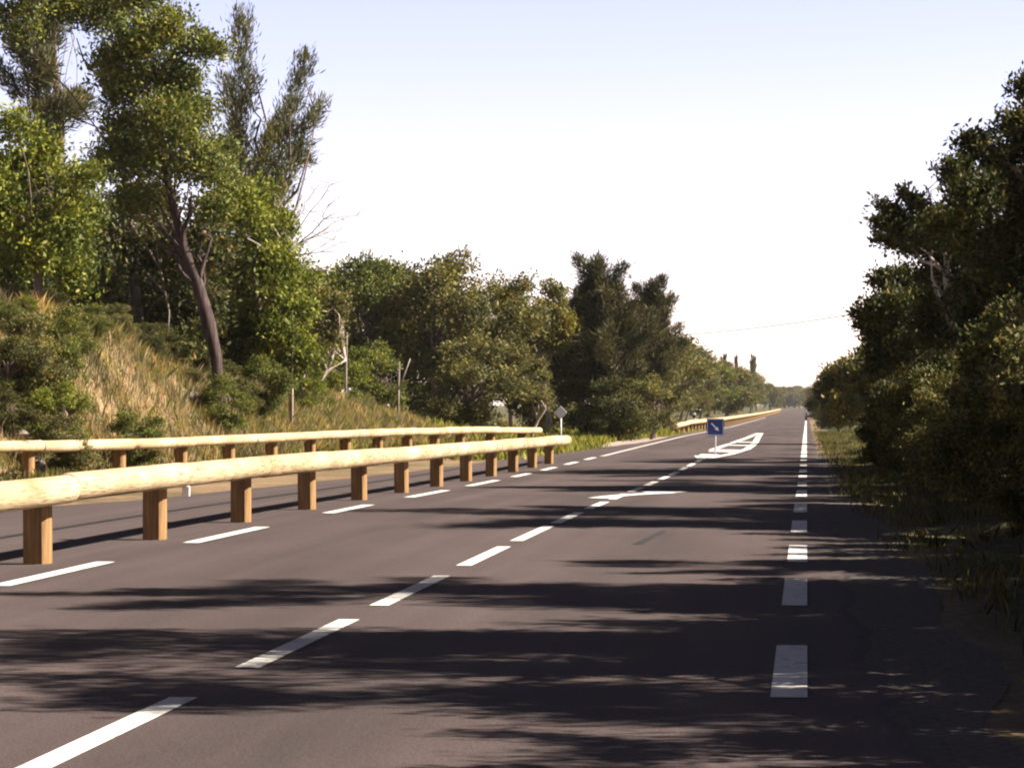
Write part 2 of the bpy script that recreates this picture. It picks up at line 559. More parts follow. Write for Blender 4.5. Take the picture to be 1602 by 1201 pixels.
# painted island with chevrons
out = []
lt = [(-2.98, 80.5), (-3.26, 85), (-3.2, 96), (-3.0, 112), (-2.75, 135), (-2.7, 160)]
rt = [(-2.80, 80.5), (-2.35, 88), (-2.05, 98), (-2.05, 112), (-2.3, 135), (-2.55, 160)]
for L_, wd in ((lt[:2], .22), (lt[2:], .26), (rt, .26)):
    for (x0, y0), (x1, y1) in zip(L_, L_[1:]):
        n = max(1, int((y1 - y0) / 3))
        for i in range(n):
            a, c = i / n, (i + 1) / n
            xa, ya, xb, yb = x0 + (x1 - x0) * a, y0 + (y1 - y0) * a, x0 + (x1 - x0) * c, y0 + (y1 - y0) * c
            out.append([(xa - wd / 2, ya), (xa + wd / 2, ya), (xb + wd / 2, yb), (xb - wd / 2, yb)])
for yc in (80.6, 82.6, 84.6, 91.5, 94, 106, 115):
    xl = np.interp(yc + 2, [p[1] for p in lt], [p[0] for p in lt]); xr = np.interp(yc, [p[1] for p in rt], [p[0] for p in rt])
    out.append([(xl, yc + 1.0), (xr - .1, yc), (xr - .1, yc + 2.2), (xl, yc + 3.2)])
mark('painted_island', out, M['paint'], 'white outlined traffic island painted in the middle of the road', .021)
dash_line('dark_line', -8.35, .11, [(14, 70)], M['blackish'], 'thin dark line along the side lane behind the near guardrail')  # narrow blackish line laid on the side lane, parallel to the guardrail
mark('dark_streak', [[(-1.72, 28.0), (-1.62, 28.0), (-1.52, 31.0), (-1.60, 31.0)]], M['blackish'], 'short dark mark slanting across the right lane', .0155)  # short blackish quad laid on the right lane

# ------------------------------------------------------------------ guardrails
def guardrail(path, heights, step, label, r=.125, ps=.112, side=1, post_off=0.0, brace=False):
    """Round timber rail on square posts along a polyline of (x, y)."""
    pts = [Vector((x, y, 0)) for x, y in path]
    seg = [0.0]
    for a, c in zip(pts, pts[1:]): seg.append(seg[-1] + (c - a).length)

    def P(s):
        s = max(0, min(seg[-1], s))
        xs = float(np.interp(s, seg, [p.x for p in pts])); ys = float(np.interp(s, seg, [p.y for p in pts]))
        return Vector((xs, ys, 0))
    z_at = lambda s: float(np.interp(s, seg, heights))
    root = empty('wooden_guardrail', (path[0][0], path[0][1], gzf(*path[0])))
    o0 = root.location
    tag(root, label, 'guardrail')
    s = post_off
    posts = []
    while s <= seg[-1] + .01:
        posts.append(s); s += step
    for s in posts:
        p = P(s); d = (P(s + .5) - P(s - .5)).normalized(); nrm = Vector((d.y, -d.x, 0)) * side
        c = p - nrm * (r + ps - .01)
        z0 = gzf(c.x, c.y)
        zt = z_at(s) + r * .3
        mb = MB().box(-ps, ps, -ps, ps, -.25, zt, .045)
        o = mb.build('post', M['post'], root)
        o.location = Vector((c.x, c.y, z0)) - o0
        o.rotation_euler = (R.uniform(-.012, .012), R.uniform(-.012, .012), math.atan2(d.y, d.x))
        if brace:
            q = Vector((c.x, c.y, z0)) - o0
            MB().tube([q + Vector((-.16, .1, .5)), q + Vector((-.3, 1.0, -.05))], .06, 8).build('brace', M['post'], root, True)
    joints = [0.0] + [s + .12 for s in posts if .5 < s + .12 < seg[-1] - .5] + [seg[-1]]
    for a, c in zip(joints, joints[1:]):
        n = 5
        L = [a + .012 + (c - a - .024) * i / n for i in range(n + 1)]
        rr = r * R.uniform(.95, 1.04)
        P3 = []
        j = R.uniform(-.012, .012)
        for t in L:
            p = P(t); P3.append(Vector((p.x, p.y, gzf(p.x, p.y) + z_at(t) + j)) - o0)
        dd = (P3[1] - P3[0]).normalized() * .015; de = (P3[-1] - P3[-2]).normalized() * .015
        MB().tube([P3[0] - dd * 0, P3[0] + dd] + P3[1:-1] + [P3[-1] - de, P3[-1]], [rr * .86, rr] + [rr] * (n - 1) + [rr, rr * .86], 20).build('log', M['log'], root, True)
    return root, P, z_at


g1, P1, z1 = guardrail([(-6.44, 12.0), (-6.44, 60), (-6.42, 75.8)], [.665, .665, .60], 4.45, 'nearest pale timber guardrail beside the road, round logs on square posts',
                       r=.13, post_off=12.5 - 4.45 + 4.05)
pr = P1(12.5 + 4.45 * 0 + 17.5)
o = MB().box(-.04, .04, -.015, .015, -.07, .035, .006).build('reflector', M['white'], g1)
o.location = Vector((-6.44 + .05, 28.75, .52)) - g1.location
guardrail(RAIL2, [.66, .66, .68, .70, .70, .66, .58], 4.0, 'second timber guardrail along the foot of the dry grass bank', r=.12, post_off=2.0, brace=True)
guardrail([(-7.0, 152), (-6.8, 170), (-6.65, 230), (-6.6, 400), (-6.6, 720)], [.45, .62, .66, .66, .66], 5.0, 'distant timber guardrail past the junction on the left', r=.14, post_off=1.0)


# ------------------------------------------------------------------ signs
def sign_keep_right():
    b = at(1119, 668, 86)
    root = empty('traffic_sign', (b.x, 86, gzf(b.x, 86)), radians(4))
    tag(root, 'small blue square keep right sign with white arrow on the painted island', 'traffic sign')
    zc = b.z - root.location.z
    MB().box(-.26, .26, -.012, .012, zc - .26, zc + .26).build('panel', M['blue'], root)
    # white down-right arrow and rim, raised on the panel face (towards the camera, -Y)
    mb = MB()
    y = -.0145
    a = radians(-45)
    pts = [(-.17, .02), (.04, .02), (.04, .062), (.16, 0), (.04, -.062), (.04, -.02), (-.17, -.02)]
    for x, z in pts:
        mb.V.append((x * math.cos(a) - z * math.sin(a), y, zc + x * math.sin(a) + z * math.cos(a)))
    mb.F.append(tuple(reversed(range(len(pts)))))
    mb.build('arrow', M['white'], root)
    rim = MB()
    for x0, x1, z0, z1 in ((-.245, .245, .232, .245), (-.245, .245, -.245, -.232), (-.245, -.232, -.232, .232), (.232, .245, -.232, .232)):
        b_ = len(rim.V); rim.V += [(x0, y, zc + z0), (x1, y, zc + z0), (x1, y, zc + z1), (x0, y, zc + z1)]; rim.F.append((b_, b_ + 1, b_ + 2, b_ + 3))
    rim.build('border', M['white'], root)
    MB().tube([(0, .04, -.2), (0, .04, zc + .2)], .03, 12).build('pole', M['steel'], root, True)


sign_keep_right()


def sign_white():
    b = at(877, 645, 109)
    root = empty('road_sign', (b.x, 109, gzf(b.x, 109)), radians(-12))
    tag(root, 'small white diamond sign on a thin post past the guardrail ends', 'road sign')
    zc = b.z - root.location.z
    mb = MB()
    n = 24
    h = .26
    ring = [(0, -h), (h, 0), (0, h), (-h, 0)]
    mb.V += [(x, -.012, zc + z) for x, z in ring] + [(x, .012, zc + z) for x, z in ring]
    mb.F += [(0, 1, 2, 3), (7, 6, 5, 4)] + [(i, 4 + i, 4 + (i + 1) % 4, (i + 1) % 4) for i in range(4)]
    mb.build('panel', M['white'], root)
    MB().tube([(0, .04, -.2), (0, .04, zc + .22)], .032, 12).build('pole', M['white'], root, True)


sign_white()


def marker_post():
    b = at(1086, 646, 190)
    root = empty('marker_post', (b.x, 190, gzf(b.x, 190)))
    tag(root, 'tiny white roadside marker post near the distant guardrail', 'marker post')
    MB().box(-.09, .09, -.05, .05, -.1, 1.15, .02).build('post', M['white'], root)
    MB().box(-.093, .093, -.053, .053, .82, 1.0).build('band', M['cable'], root)


marker_post()


# ------------------------------------------------------------------ distant car
def car():
    p = at(1271, 654, 345)
    root = empty('car', (p.x, 345, gzf(p.x, 345)))
    tag(root, 'distant silver hatchback on the right lane seen from behind', 'car')
    # side profile (y back->front, z), lofted across x with tumblehome
    low = [(-1.95, .35), (-2.0, .6), (-1.93, .95), (-1.6, .97), (1.05, .95), (1.85, .82), (2.0, .6), (1.95, .32)]
    secs = [(-.86, .0), (-.84, .0), (.84, .0), (.86, .0)]
    mb = MB()
    n = len(low)
    for x, ins in ((-.80, .06), (-.86, 0), (.86, 0), (.80, .06)):
        for y, z in low:
            mb.V.append((x, y * (1 - ins * .3), z + (ins * .3 if z < .5 else -ins * .3)))
    for s in range(3):
        for i in range(n):
            j = (i + 1) % n
            mb.F.append((s * n + i, s * n + j, (s + 1) * n + j, (s + 1) * n + i))
    mb.F.append(tuple(range(n - 1, -1, -1))); mb.F.append(tuple(range(3 * n, 4 * n)))
    mb.build('body', M['grey_paint'], root)
    # cabin: roof and pillars as one shell, windows set proud
    cab = MB()
    ring0 = [(-.80, -1.9, .95), (.80, -1.9, .95), (.80, .95, .95), (-.80, .95, .95)]
    ring1 = [(-.62, -1.45, 1.45), (.62, -1.45, 1.45), (.62, .1, 1.47), (-.62, .1, 1.47)]
    cab.V += ring0 + ring1
    cab.F += [(3, 2, 1, 0), (4, 5, 6, 7)] + [(i, (i + 1) % 4, 4 + (i + 1) % 4, 4 + i) for i in range(4)]
    cab.build('roof', M['grey_paint'], root)

    def pane(name, a, b_, c, d, mat, inset=.12, off=.004):
        a, b_, c, d = map(Vector, (a, b_, c, d))
        cen = (a + b_ + c + d) / 4
        nrm = (b_ - a).cross(d - a).normalized() * off
        q = [v + (cen - v) * inset + nrm for v in (a, b_, c, d)]
        return mesh_obj(name, q, [(0, 1, 2, 3)], mat, root)
    pane('rear_window', ring0[0], ring0[1], ring1[1], ring1[0], M['glass'])
    pane('side_window', ring0[1], ring0[2], ring1[2], ring1[1], M['glass'])
    pane('side_window', ring0[3], ring0[0], ring1[0], ring1[3], M['glass'])
    pane('windscreen', ring0[2], ring0[3], ring1[3], ring1[2], M['glass'])
    for s in (-1, 1):
        MB().box(s * .72 - .1, s * .72 + .1, -2.02, -1.93, .68, .9, .01).build('tail_light', M['red_lens'], root)
        for y in (-1.25, 1.3):
            wh = MB().tube([(s * .86 - s * .2, y, .31), (s * .88, y, .31)], .31, 20).build('wheel', M['rubber'], root)
            MB().tube([(s * .86, y, .31), (s * .886, y, .31)], .19, 16).build('rim', M['steel'], wh)
    MB().box(-.8, .8, -2.06, -1.97, .36, .56, .02).build('bumper', M['cable'], root)
    MB().box(-.26, .26, -2.012, -1.985, .66, .78).build('number_plate', M['white'], root)


car()


# ------------------------------------------------------------------ overhead cables and their poles
def pole(px, Y, h, label):
    p = at(px, 600, Y)
    root = empty('utility_pole', (p.x, Y, gzf(p.x, Y)))
    tag(root, label, 'utility pole')
    MB().tube([(0, 0, -.3), (0, 0, h * .5), (0, 0, h)], [.14, .12, .09], 12).build('pole', M['pole_wood'], root, True)
    MB().box(-.5, .5, -.05, .05, h - .5, h - .4).build('crossarm', M['pole_wood'], root)
    return root


pole(1020, 138, 5.3, 'timber utility pole hidden among the dark trees left of the road')
pole(1372, 120, 6.0, 'timber utility pole hidden in the trees right of the road')
for (pa, pb, lab) in ((((1015, 527), (1376, 484)), 1, 'lower thin cable strung across the road against the sky'),
                      (((1015, 513), (1376, 480)), 1, 'upper thin cable strung across the road against the sky')):
    A, B = at(*pa[0], 138), at(*pa[1], 120)
    pts = []
    for i in range(25):
        t = i / 24
        q = A.lerp(B, t); q.z -= .35 * 4 * t * (1 - t) * .5
        pts.append(q)
    o = MB().tube([q - A for q in pts], .019 if 'lower' in lab else .011, 6).build('overhead_cable', M['cable'], None, True, A)
    tag(o, lab, 'cable')

# ------------------------------------------------------------------ foliage
def leaves(clumps, n, size, rng, mat, name='crown', aspect=.45, tuft=.28, per=14, up=.35, out=.5, shell=.5, needle=False, squash=.9):
    """clumps: (p0, p1, r0, r1, weight). Leaves gathered in small tufts spread through the clumps."""
    P0 = np.array([c[0] for c in clumps], float); P1_ = np.array([c[1] for c in clumps], float)
    r0 = np.array([c[2] for c in clumps], float); r1 = np.array([c[3] for c in clumps], float)
    ln = np.linalg.norm(P1_ - P0, axis=1)
    wt = np.array([c[4] for c in clumps], float) * ((r0 + r1) / 2) ** 1.7 * (1 + ln / (r0 + r1 + 1e-6) * .8)
    wt /= wt.sum()
    nt_ = max(1, n // per)
    ci = rng.choice(len(clumps), nt_, p=wt)
    t = rng.random(nt_)
    axis = P0[ci] + (P1_ - P0)[ci] * t[:, None]
    rad = r0[ci] + (r1 - r0)[ci] * t
    d = rng.normal(size=(nt_, 3)); d /= np.linalg.norm(d, axis=1)[:, None]
    rr = rad * (shell + (1.06 - shell) * rng.random(nt_) ** .8)
    tc = axis + d * rr[:, None] * np.array([1, 1, squash])
    ti = np.repeat(np.arange(nt_), per)
    m = len(ti)
    tr = tuft * (.6 + .8 * rng.random(nt_))
    off = rng.normal(size=(m, 3)) * (tr[ti] * .5)[:, None] * np.array([1, 1, .7])
    base = tc[ti] + off
    od = d[ti]
    dirs = rng.normal(size=(m, 3)) * .8 + od * out + np.array([0, 0, up])
    if needle:
        tw = (P1_ - P0)[ci][ti]
        tl = np.linalg.norm(tw, axis=1)[:, None]
        dirs = rng.normal(size=(m, 3)) * .45 + od * out + np.where(tl > 1e-4, tw / (tl + 1e-6), np.array([0, 0, 1.])) * .8 + np.array([0, 0, up])
    dirs /= np.linalg.norm(dirs, axis=1)[:, None]
    side = np.cross(dirs, rng.normal(size=(m, 3)))
    side /= np.linalg.norm(side, axis=1)[:, None] + 1e-9
    L = size * (.6 + .8 * rng.random(m))
    W = L * aspect * .5
    tip = base + dirs * L[:, None]
    midp = base + dirs * (L * .5)[:, None]
    fold = np.cross(dirs, side) * (W * .35)[:, None]
    quad = np.stack([base, midp + side * W[:, None] + fold, tip, midp - side * W[:, None] + fold], 1)
    return quad


def crown_obj(clumps, n, size, seed, mat, parent, **kw):
    q = leaves(clumps, n, size, np.random.default_rng(seed), mat, **kw)
    me = poly_mesh('crown', q, 4, mat)
    o = bpy.data.objects.new('crown', me)
    COL.objects.link(o)
    if parent: o.parent = parent
    return o


def wiggle(a, b, n, amp, rng):
    a, b = Vector(a), Vector(b)
    L = (b - a).length
    pts = []
    off = Vector((0, 0, 0))
    for i in range(n + 1):
        t = i / n
        p = a.lerp(b, t)
        if 0 < i < n:
            off += Vector(rng.normal(size=3)) * amp * L / n
            p = p + off * math.sin(pi * t)
        p.z += .06 * L * math.sin(pi * t)
        pts.append(p)
    return pts


def trunk_obj(path, rad, limbs, mat, parent, seed, twigs=3):
    """Tapered trunk along path, with limbs [(start index or point, end, radius)]."""
    rng = np.random.default_rng(seed)
    mb = MB()
    mb.tube(path, rad, 9, True, .06)
    for s, e, r in limbs:
        s = Vector(s)
        pts = wiggle(s, e, 6, .3, rng)
        mb.tube(pts, [r * (1 - .8 * i / 6) for i in range(7)], 6)
        for k in range(twigs):
            i = int(rng.integers(2, 5))
            q = pts[i]
            L = (Vector(e) - s).length
            e2 = q + Vector(rng.normal(size=3)) * L * .12 + Vector((0, 0, L * .08))
            pp = wiggle(q, e2, 3, .3, rng)
            mb.tube(pp, [r * .4 * (1 - .75 * i / 3) for i in range(4)], 5)
    return mb.build('trunk', mat, parent, True)


# --- generic kinds, built once and copied
def gen_tree(kind, seed):
    """A tree of unit-ish size (about 8 m tall) standing at the origin; returns its root."""
    rng = np.random.default_rng(seed)
    root = empty('tree')
    if kind == 'casuarina':
        root.name = 'casuarina_tree'
        H = 8.3
        path = wiggle((0, 0, -.3), (rng.normal() * .3, rng.normal() * .3, H * .8), 6, .12, rng)
        cl, limbs = [], []
        for k in range(26):
            t = .2 + .72 * (k / 25)
            z = H * t * .86
            s = Vector((np.interp(z, [p.z for p in path], [p.x for p in path]), np.interp(z, [p.z for p in path], [p.y for p in path]), z))
            a = k * 2.4 + rng.random()
            L = (1.9 * (1 - t) ** .6 + .55) * (.7 + .6 * rng.random())
            e = s + Vector((math.cos(a) * L * .75, math.sin(a) * L * .75, L * (.75 + .5 * t)))
            limbs.append((s, e, .05))
            cl.append((s.lerp(e, .25), e, .52, .16, 1))
        cl.append((path[-2], path[-1] + Vector((0, 0, H * .16)), .4, .1, 1.2))
        trunk_obj(path, [.17, .15, .13, .10, .08, .06, .03], limbs, M['bark'], root, seed, 0)
        crown_obj(cl, 24000, .30, seed, M['needle_dark'], root, aspect=.11, tuft=.24, per=12, needle=True, up=.1, out=.35, shell=.1)
    else:
        H = {'broad': 8.0, 'olive': 7.5, 'slim': 7.5, 'bushy': 5.5, 'yellow': 7.5, 'layered': 7.0}[kind]
        Rr = {'broad': 2.6, 'olive': 2.4, 'slim': 1.6, 'bushy': 2.4, 'yellow': 1.7, 'layered': 2.8}[kind]
        zb = {'broad': .3, 'olive': .3, 'slim': .36, 'bushy': .06, 'yellow': .5, 'layered': .34}[kind]
        path = wiggle((0, 0, -.3), (rng.normal() * .5, rng.normal() * .5, H * .62), 5, .25, rng)
        cl, limbs = [], []
        n = 22 if kind != 'yellow' else 14
        for k in range(n):
            for _ in range(50):
                p = rng.uniform(-1, 1, 3)
                if np.linalg.norm(p) < 1: break
            p = p / max(np.linalg.norm(p), .1) * np.linalg.norm(p) ** .5
            c = Vector((p[0] * Rr * .82, p[1] * Rr * .82, H * (zb + (1 - zb) * (.5 + .46 * p[2]))))
            r = Rr * rng.uniform(.22, .42)
            c.z = min(c.z, H - r * .5)
            c.z = max(c.z, H * zb + r * .3)
            if kind == 'layered':
                e = c + Vector((c.x, c.y, 0)).normalized() * rng.uniform(.6, 1.5) + Vector((0, 0, .15))
                cl.append((c * .75 + Vector((0, 0, c.z * .25)), e, r * .75, .18, 1))
            else:
                cl.append((c, c + Vector(rng.normal(size=3)) * .3, r, r * .8, 1))
            s = path[int(rng.integers(2, len(path)))]
            limbs.append((s, c, .055))
        mt = {'broad': 'leaf_green', 'olive': 'leaf_olive', 'slim': 'leaf_olive', 'bushy': 'leaf_green', 'yellow': 'leaf_yellow', 'layered': 'leaf_dark'}[kind]
        bk = M['pale_bark'] if kind in ('slim', 'yellow') else M['bark']
        trunk_obj(path, [.15, .13, .12, .10, .08, .05], limbs, bk, root, seed)
        nn = {'broad': 24000, 'olive': 22000, 'slim': 13000, 'bushy': 20000, 'yellow': 9000, 'layered': 17000}[kind]
        crown_obj(cl, nn, .17 if kind != 'layered' else .135, seed, M[mt], root, tuft=.32, per=13, shell=.2, squash=.35 if kind == 'layered' else .85)
    root['_h'] = H
    return root


PROTO = {}
USED = set()


def set_mat(root, kind, mat):
    for ch in root.children:
        if ch.name.startswith(kind):
            if ch.data.users > 1:
                ch.data = ch.data.copy()
            ch.data.materials[0] = mat


def place(kind, var, x, y, h, label, rz=None, wid=1.0, group=None, mat=None, name=None, cat='tree', sink=.05):
    key = (kind, var)
    if key not in PROTO:
        PROTO[key] = gen_tree(kind, 100 + 17 * var + sum(map(ord, kind)))
    src = PROTO[key]
    o = src if key not in USED else dup(src)
    if key not in USED: USED.add(key)
    s = h / src['_h']
    o.location = (x, y, gzf(x, y) - sink)
    o.scale = (s * wid, s * wid, s)
    o.rotation_euler = (0, 0, random.Random(int(x * 971 + y * 131)).uniform(0, 6.28) if rz is None else rz)
    if name: o.name = name
    tag(o, label, cat, group)
    if mat:
        for ch in o.children:
            if ch.name.startswith('crown'):
                ch.material_slots[0].link = 'OBJECT'
                ch.material_slots[0].material = M[mat]
    return o


def place_px(kind, var, px, ytop, Y, label, **kw):
    p = at(px, ytop, Y)
    h = p.z - gzf(p.x, Y)
    return place(kind, var, p.x, Y, h, label, **kw)


CLUMP = {11: .84, 13: .80, 16: .82, 14: .92}


def px_tree(name, label, Y, base, path, rad, clumps, n, size, seed, mat, bark, jitter=1.2, group=None, extra_limbs=(), **kw):
    """A tree whose trunk and foliage masses are read off the photograph and spread in depth about Y."""
    rng = np.random.default_rng(seed)
    b = at(base[0], base[1], Y)
    zg = gzf(b.x, Y)
    root = empty(name, (b.x, Y, zg))
    o = Vector(root.location)
    tag(root, label, 'tree' if 'tree' in name else 'bush', group)
    sc = Y / F
    P = [Vector((0, 0, -.3))] + [at(px, py, Y) - o for px, py in path]
    if len(rad) != len(P): rad = list(np.linspace(rad[0], rad[-1], len(P)))
    cl, limbs = [], []
    for c in clumps:
        px, py, r = c[:3]
        dy = c[3] if len(c) > 3 else rng.uniform(-1, 1) * jitter
        q = at(px, py, Y + dy) - o
        r = r * sc * CLUMP.get(seed, 1)
        q2 = q
        if len(c) > 5:
            q2 = at(c[4], c[5], Y + dy + rng.uniform(-.5, .5)) - o
            r2 = (c[6] if len(c) > 6 else 8) * sc
        else:
            q2 = q + Vector(rng.normal(size=3)) * r * .4; r2 = r * .8
        cl.append((q, q2, r, r2, 1))
        k = int(rng.integers(max(1, len(P) // 2), len(P)))
        limbs.append((P[k], q.lerp(q2, .6) if len(c) > 5 else q, max(.03, rad[-1] * .55)))
    for s, e, r in extra_limbs:
        limbs.append((at(*s, Y) - o, at(*e, Y) - o, r))
    trunk_obj(P, rad, limbs, bark, root, seed, 0 if kw.get('needle') else 3)
    crown_obj(cl, n, size, seed, mat, root, **kw)
    return root


# --- left side: the big trees on the bank
px_tree('leaning_tree', 'tall green tree with dark leaning forked trunk on the bank', 77, (345, 612),
        [(338, 560), (326, 505), (308, 440), (290, 395), (272, 330), (264, 290), (240, 200), (225, 110)], [.10, .16, .19, .17, .14, .11, .09, .07, .04],
        [(200, 60, 55), (150, 20, 55), (95, 5, 45), (265, 40, 35), (270, 110, 48), (215, 130, 50), (310, 180, 42), (255, 190, 55),
         (340, 235, 30), (300, 245, 55), (240, 255, 50), (345, 280, 26), (200, 200, 40), (180, 245, 45), (170, 100, 30),
         (305, 70, 16, 0, 345, 78, 8), (270, 70, 22, 0, 320, 62, 10), (40, -20, 50), (230, 0, 40), (330, 330, 30), (215, 300, 38), (20, 30, 40)],
        52899, 0.139, 11, M['leaf_green'], M['purple_bark'], tuft=.46, shell=.35, per=38, jitter=1.6,
        extra_limbs=[((232, 120), (345, 74), .06), ((240, 200), (120, 60), .07), ((300, 430), (245, 370), .1), ((285, 390), (300, 300), .1), ((322, 490), (262, 385), .07), ((310, 450), (318, 350), .07), ((300, 430), (225, 330), .06), ((318, 470), (270, 400), .07)])
px_tree('casuarina_tree', 'tall lacy grey green casuarina behind the leftmost trees', 88, (90, 430),
        [(92, 330), (95, 200), (85, 100), (80, 0), (75, -90)], [.2, .05],
        [(70, 60 + k * 26, 22, None, 70 + R.uniform(-75, 75), 20 + k * 22 + R.uniform(-50, 10), 7)[:3] + (R.uniform(-1, 1), 70 + R.uniform(-85, 95), 10 + k * 24 + R.uniform(-60, 0), 7) for k in range(9)] +
        [(100, 180, 30), (60, 120, 26), (40, 70, 22), (120, 160, 22)],
        13000, 0.25, 12, M['needle'], M['bark'], aspect=.16, tuft=.26, per=12, needle=True, shell=.1)
px_tree('leafy_tree', 'bright yellow green leafy tree at the left edge on the bank', 69, (60, 470),
        [(60, 420), (62, 340)], [.14, .07],
        [(60, 280, 42), (20, 260, 40), (110, 290, 36), (30, 340, 50), (95, 350, 42), (130, 330, 26), (60, 390, 40), (110, 410, 32), (10, 420, 40), (140, 270, 22),
         (70, 235, 26), (-30, 300, 60), (20, 200, 30), (125, 440, 26)],
        27599, 0.145, 13, M['leaf_bright'], M['bark'], tuft=.46, shell=.35, per=38)
px_tree('shady_tree', 'dark dense tree behind the leaning trunk on the bank', 82, (220, 560),
        [(215, 480), (205, 400), (200, 340)], [.2, .1],
        [(180, 330, 60), (230, 400, 60), (270, 470, 60), (160, 420, 55), (210, 490, 55), (300, 530, 50), (330, 440, 50), (250, 330, 50), (100, 440, 60), (40, 470, 60),
         (150, 500, 50), (340, 560, 42), (260, 550, 40), (330, 380, 42), (10, 380, 70), (60, 300, 60)],
        46000, 0.172, 14, M['leaf_dark'], M['bark'], tuft=.46, shell=.35, per=38, jitter=2.5)
sp = []
for (a, b_, r) in (((385, 330), (374, 12), 26), ((400, 330), (480, 80), 26), ((410, 340), (502, 160), 28), ((395, 300), (430, 195), 18), ((395, 330), (350, 120), 18), ((410, 350), (470, 230), 22)):
    sp.append((a[0], a[1], r, R.uniform(-1, 1), b_[0], b_[1], 6))
    mx_, my_ = (a[0] + b_[0]) / 2, (a[1] + b_[1]) / 2
    sp.append((mx_, my_, 14, R.uniform(-1, 1), mx_ + R.uniform(-8, 30), my_ - 55, 5))
    sp.append((mx_ * .5 + b_[0] * .5, my_ * .5 + b_[1] * .5, 10, R.uniform(-.8, .8), b_[0] + R.uniform(-22, 22), b_[1] + 18, 4))
px_tree('casuarina_tree', 'spiky casuarina with three tall upright plumes against the sky', 90, (400, 590),
        [(402, 500), (400, 420), (395, 340)], [.2, .12], sp + [(390, 370, 36), (420, 310, 30)],
        15000, 0.26, 15, M['needle'], M['bark'], aspect=.13, tuft=.3, per=10, needle=True, shell=.1, out=.5)
px_tree('green_tree', 'bushy green tree with pale slim trunk right of the leaning trunk', 84, (455, 625),
        [(455, 560), (458, 480), (445, 420)], [.09, .05],
        [(400, 310, 30), (365, 300, 30), (440, 350, 24), (410, 520, 44), (370, 560, 40), (450, 590, 30), (430, 420, 40), (380, 340, 38), (420, 380, 40), (370, 410, 42), (430, 450, 46), (380, 490, 46), (440, 520, 42), (400, 560, 40), (470, 430, 28), (350, 330, 34), (350, 450, 36), (465, 480, 34), (480, 560, 28)],
        34500, 0.145, 16, M['leaf_bright'], M['pale_bark'], tuft=.46, shell=.35, per=38, jitter=1.6)


def bare_shrub():
    rng = np.random.default_rng(5)
    Y = 87
    b = at(432, 560, Y)
    root = empty('bare_tree', (b.x, Y, gzf(b.x, Y)))
    tag(root, 'leafless pale twiggy tree reaching over the green trees', 'tree')
    o = Vector(root.location)
    mb = MB()

    def br(p, d, L, r, lvl):
        pts = [p]
        for i in range(4):
            d = (d + Vector(rng.normal(size=3)) * .16 + Vector((.03, 0, .02))).normalized()
            pts.append(pts[-1] + d * L / 4)
        mb.tube(pts, [r * (1 - .55 * i / 4) for i in range(5)], 5)
        if lvl:
            for k in range(3 if lvl > 1 else 4):
                q = pts[int(rng.integers(2, 5))]
                br(q, (d + Vector(rng.normal(size=3)) * .6).normalized(), L * .62, r * .5, lvl - 1)
    base = Vector((0, 0, -.2))
    stem = [base, at(436, 470, Y) - o, at(446, 400, Y) - o]
    mb.tube(stem, [.07, .06, .05], 7)
    for tx, ty in ((560, 312), (545, 345), (530, 300), (490, 320), (460, 300), (540, 375), (500, 370)):
        e = at(tx, ty, Y + R.uniform(-.6, .6)) - o
        d = (e - stem[-1])
        br(stem[-1], d.normalized(), d.length * .8, .028, 2)
    mb.build('trunk', M['twig'], root, True)


bare_shrub()

# --- left side: the row behind the guardrail's end
place_px('slim', 0, 495, 420, 96, 'slim olive tree with pale stem left of the row of broad trees', wid=1.1)
place_px('broad', 0, 585, 385, 124, 'broad green tree, the leftmost round crown of the row', wid=1.0)
place_px('olive', 0, 690, 398, 122, 'dense olive tree in the middle of the row', wid=1.05)
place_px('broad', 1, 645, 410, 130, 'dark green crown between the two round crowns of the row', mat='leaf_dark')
place_px('olive', 1, 775, 422, 124, 'olive tree near the right end of the row', wid=1.0)
place_px('yellow', 0, 852, 440, 132, 'thin yellowish tree with sky showing under its crown', wid=1.0)
place_px('bushy', 0, 590, 540, 112, 'low bright green bushy tree with white stem in front of the row', mat='leaf_green', wid=1.15)
place_px('bushy', 1, 740, 520, 116, 'low olive bushy tree under the middle of the row', mat='leaf_olive', wid=1.25)
place_px('slim', 1, 830, 560, 118, 'small slim olive tree behind the guardrail end', wid=1.3)
place_px('bushy', 2, 530, 530, 104, 'low green bushy tree beside the slim pale stem', mat='leaf_bright', wid=.95)
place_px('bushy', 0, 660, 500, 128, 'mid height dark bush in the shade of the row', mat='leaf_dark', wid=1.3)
place_px('bushy', 1, 850, 545, 140, 'olive bush filling the gap under the yellowish tree', mat='leaf_olive', wid=1.2)
place_px('casuarina', 0, 958, 390, 128, 'tall dark casuarina, the higher of the pair left of the road', wid=1.08, rz=1.0)
place_px('casuarina', 1, 1022, 425, 132, 'dark casuarina, the lower one of the pair left of the road', wid=.95, rz=2.0)
place_px('casuarina', 2, 912, 432, 136, 'smaller dark casuarina left of the tall pair', wid=1.3, rz=.4)
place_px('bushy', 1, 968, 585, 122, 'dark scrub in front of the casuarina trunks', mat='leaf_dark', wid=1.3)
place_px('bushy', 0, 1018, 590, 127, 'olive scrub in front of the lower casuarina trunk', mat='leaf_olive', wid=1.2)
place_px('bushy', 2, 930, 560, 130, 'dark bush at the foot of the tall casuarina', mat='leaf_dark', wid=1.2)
place_px('bushy', 0, 1000, 560, 136, 'olive bush at the foot of the lower casuarina', mat='leaf_olive', wid=1.3)
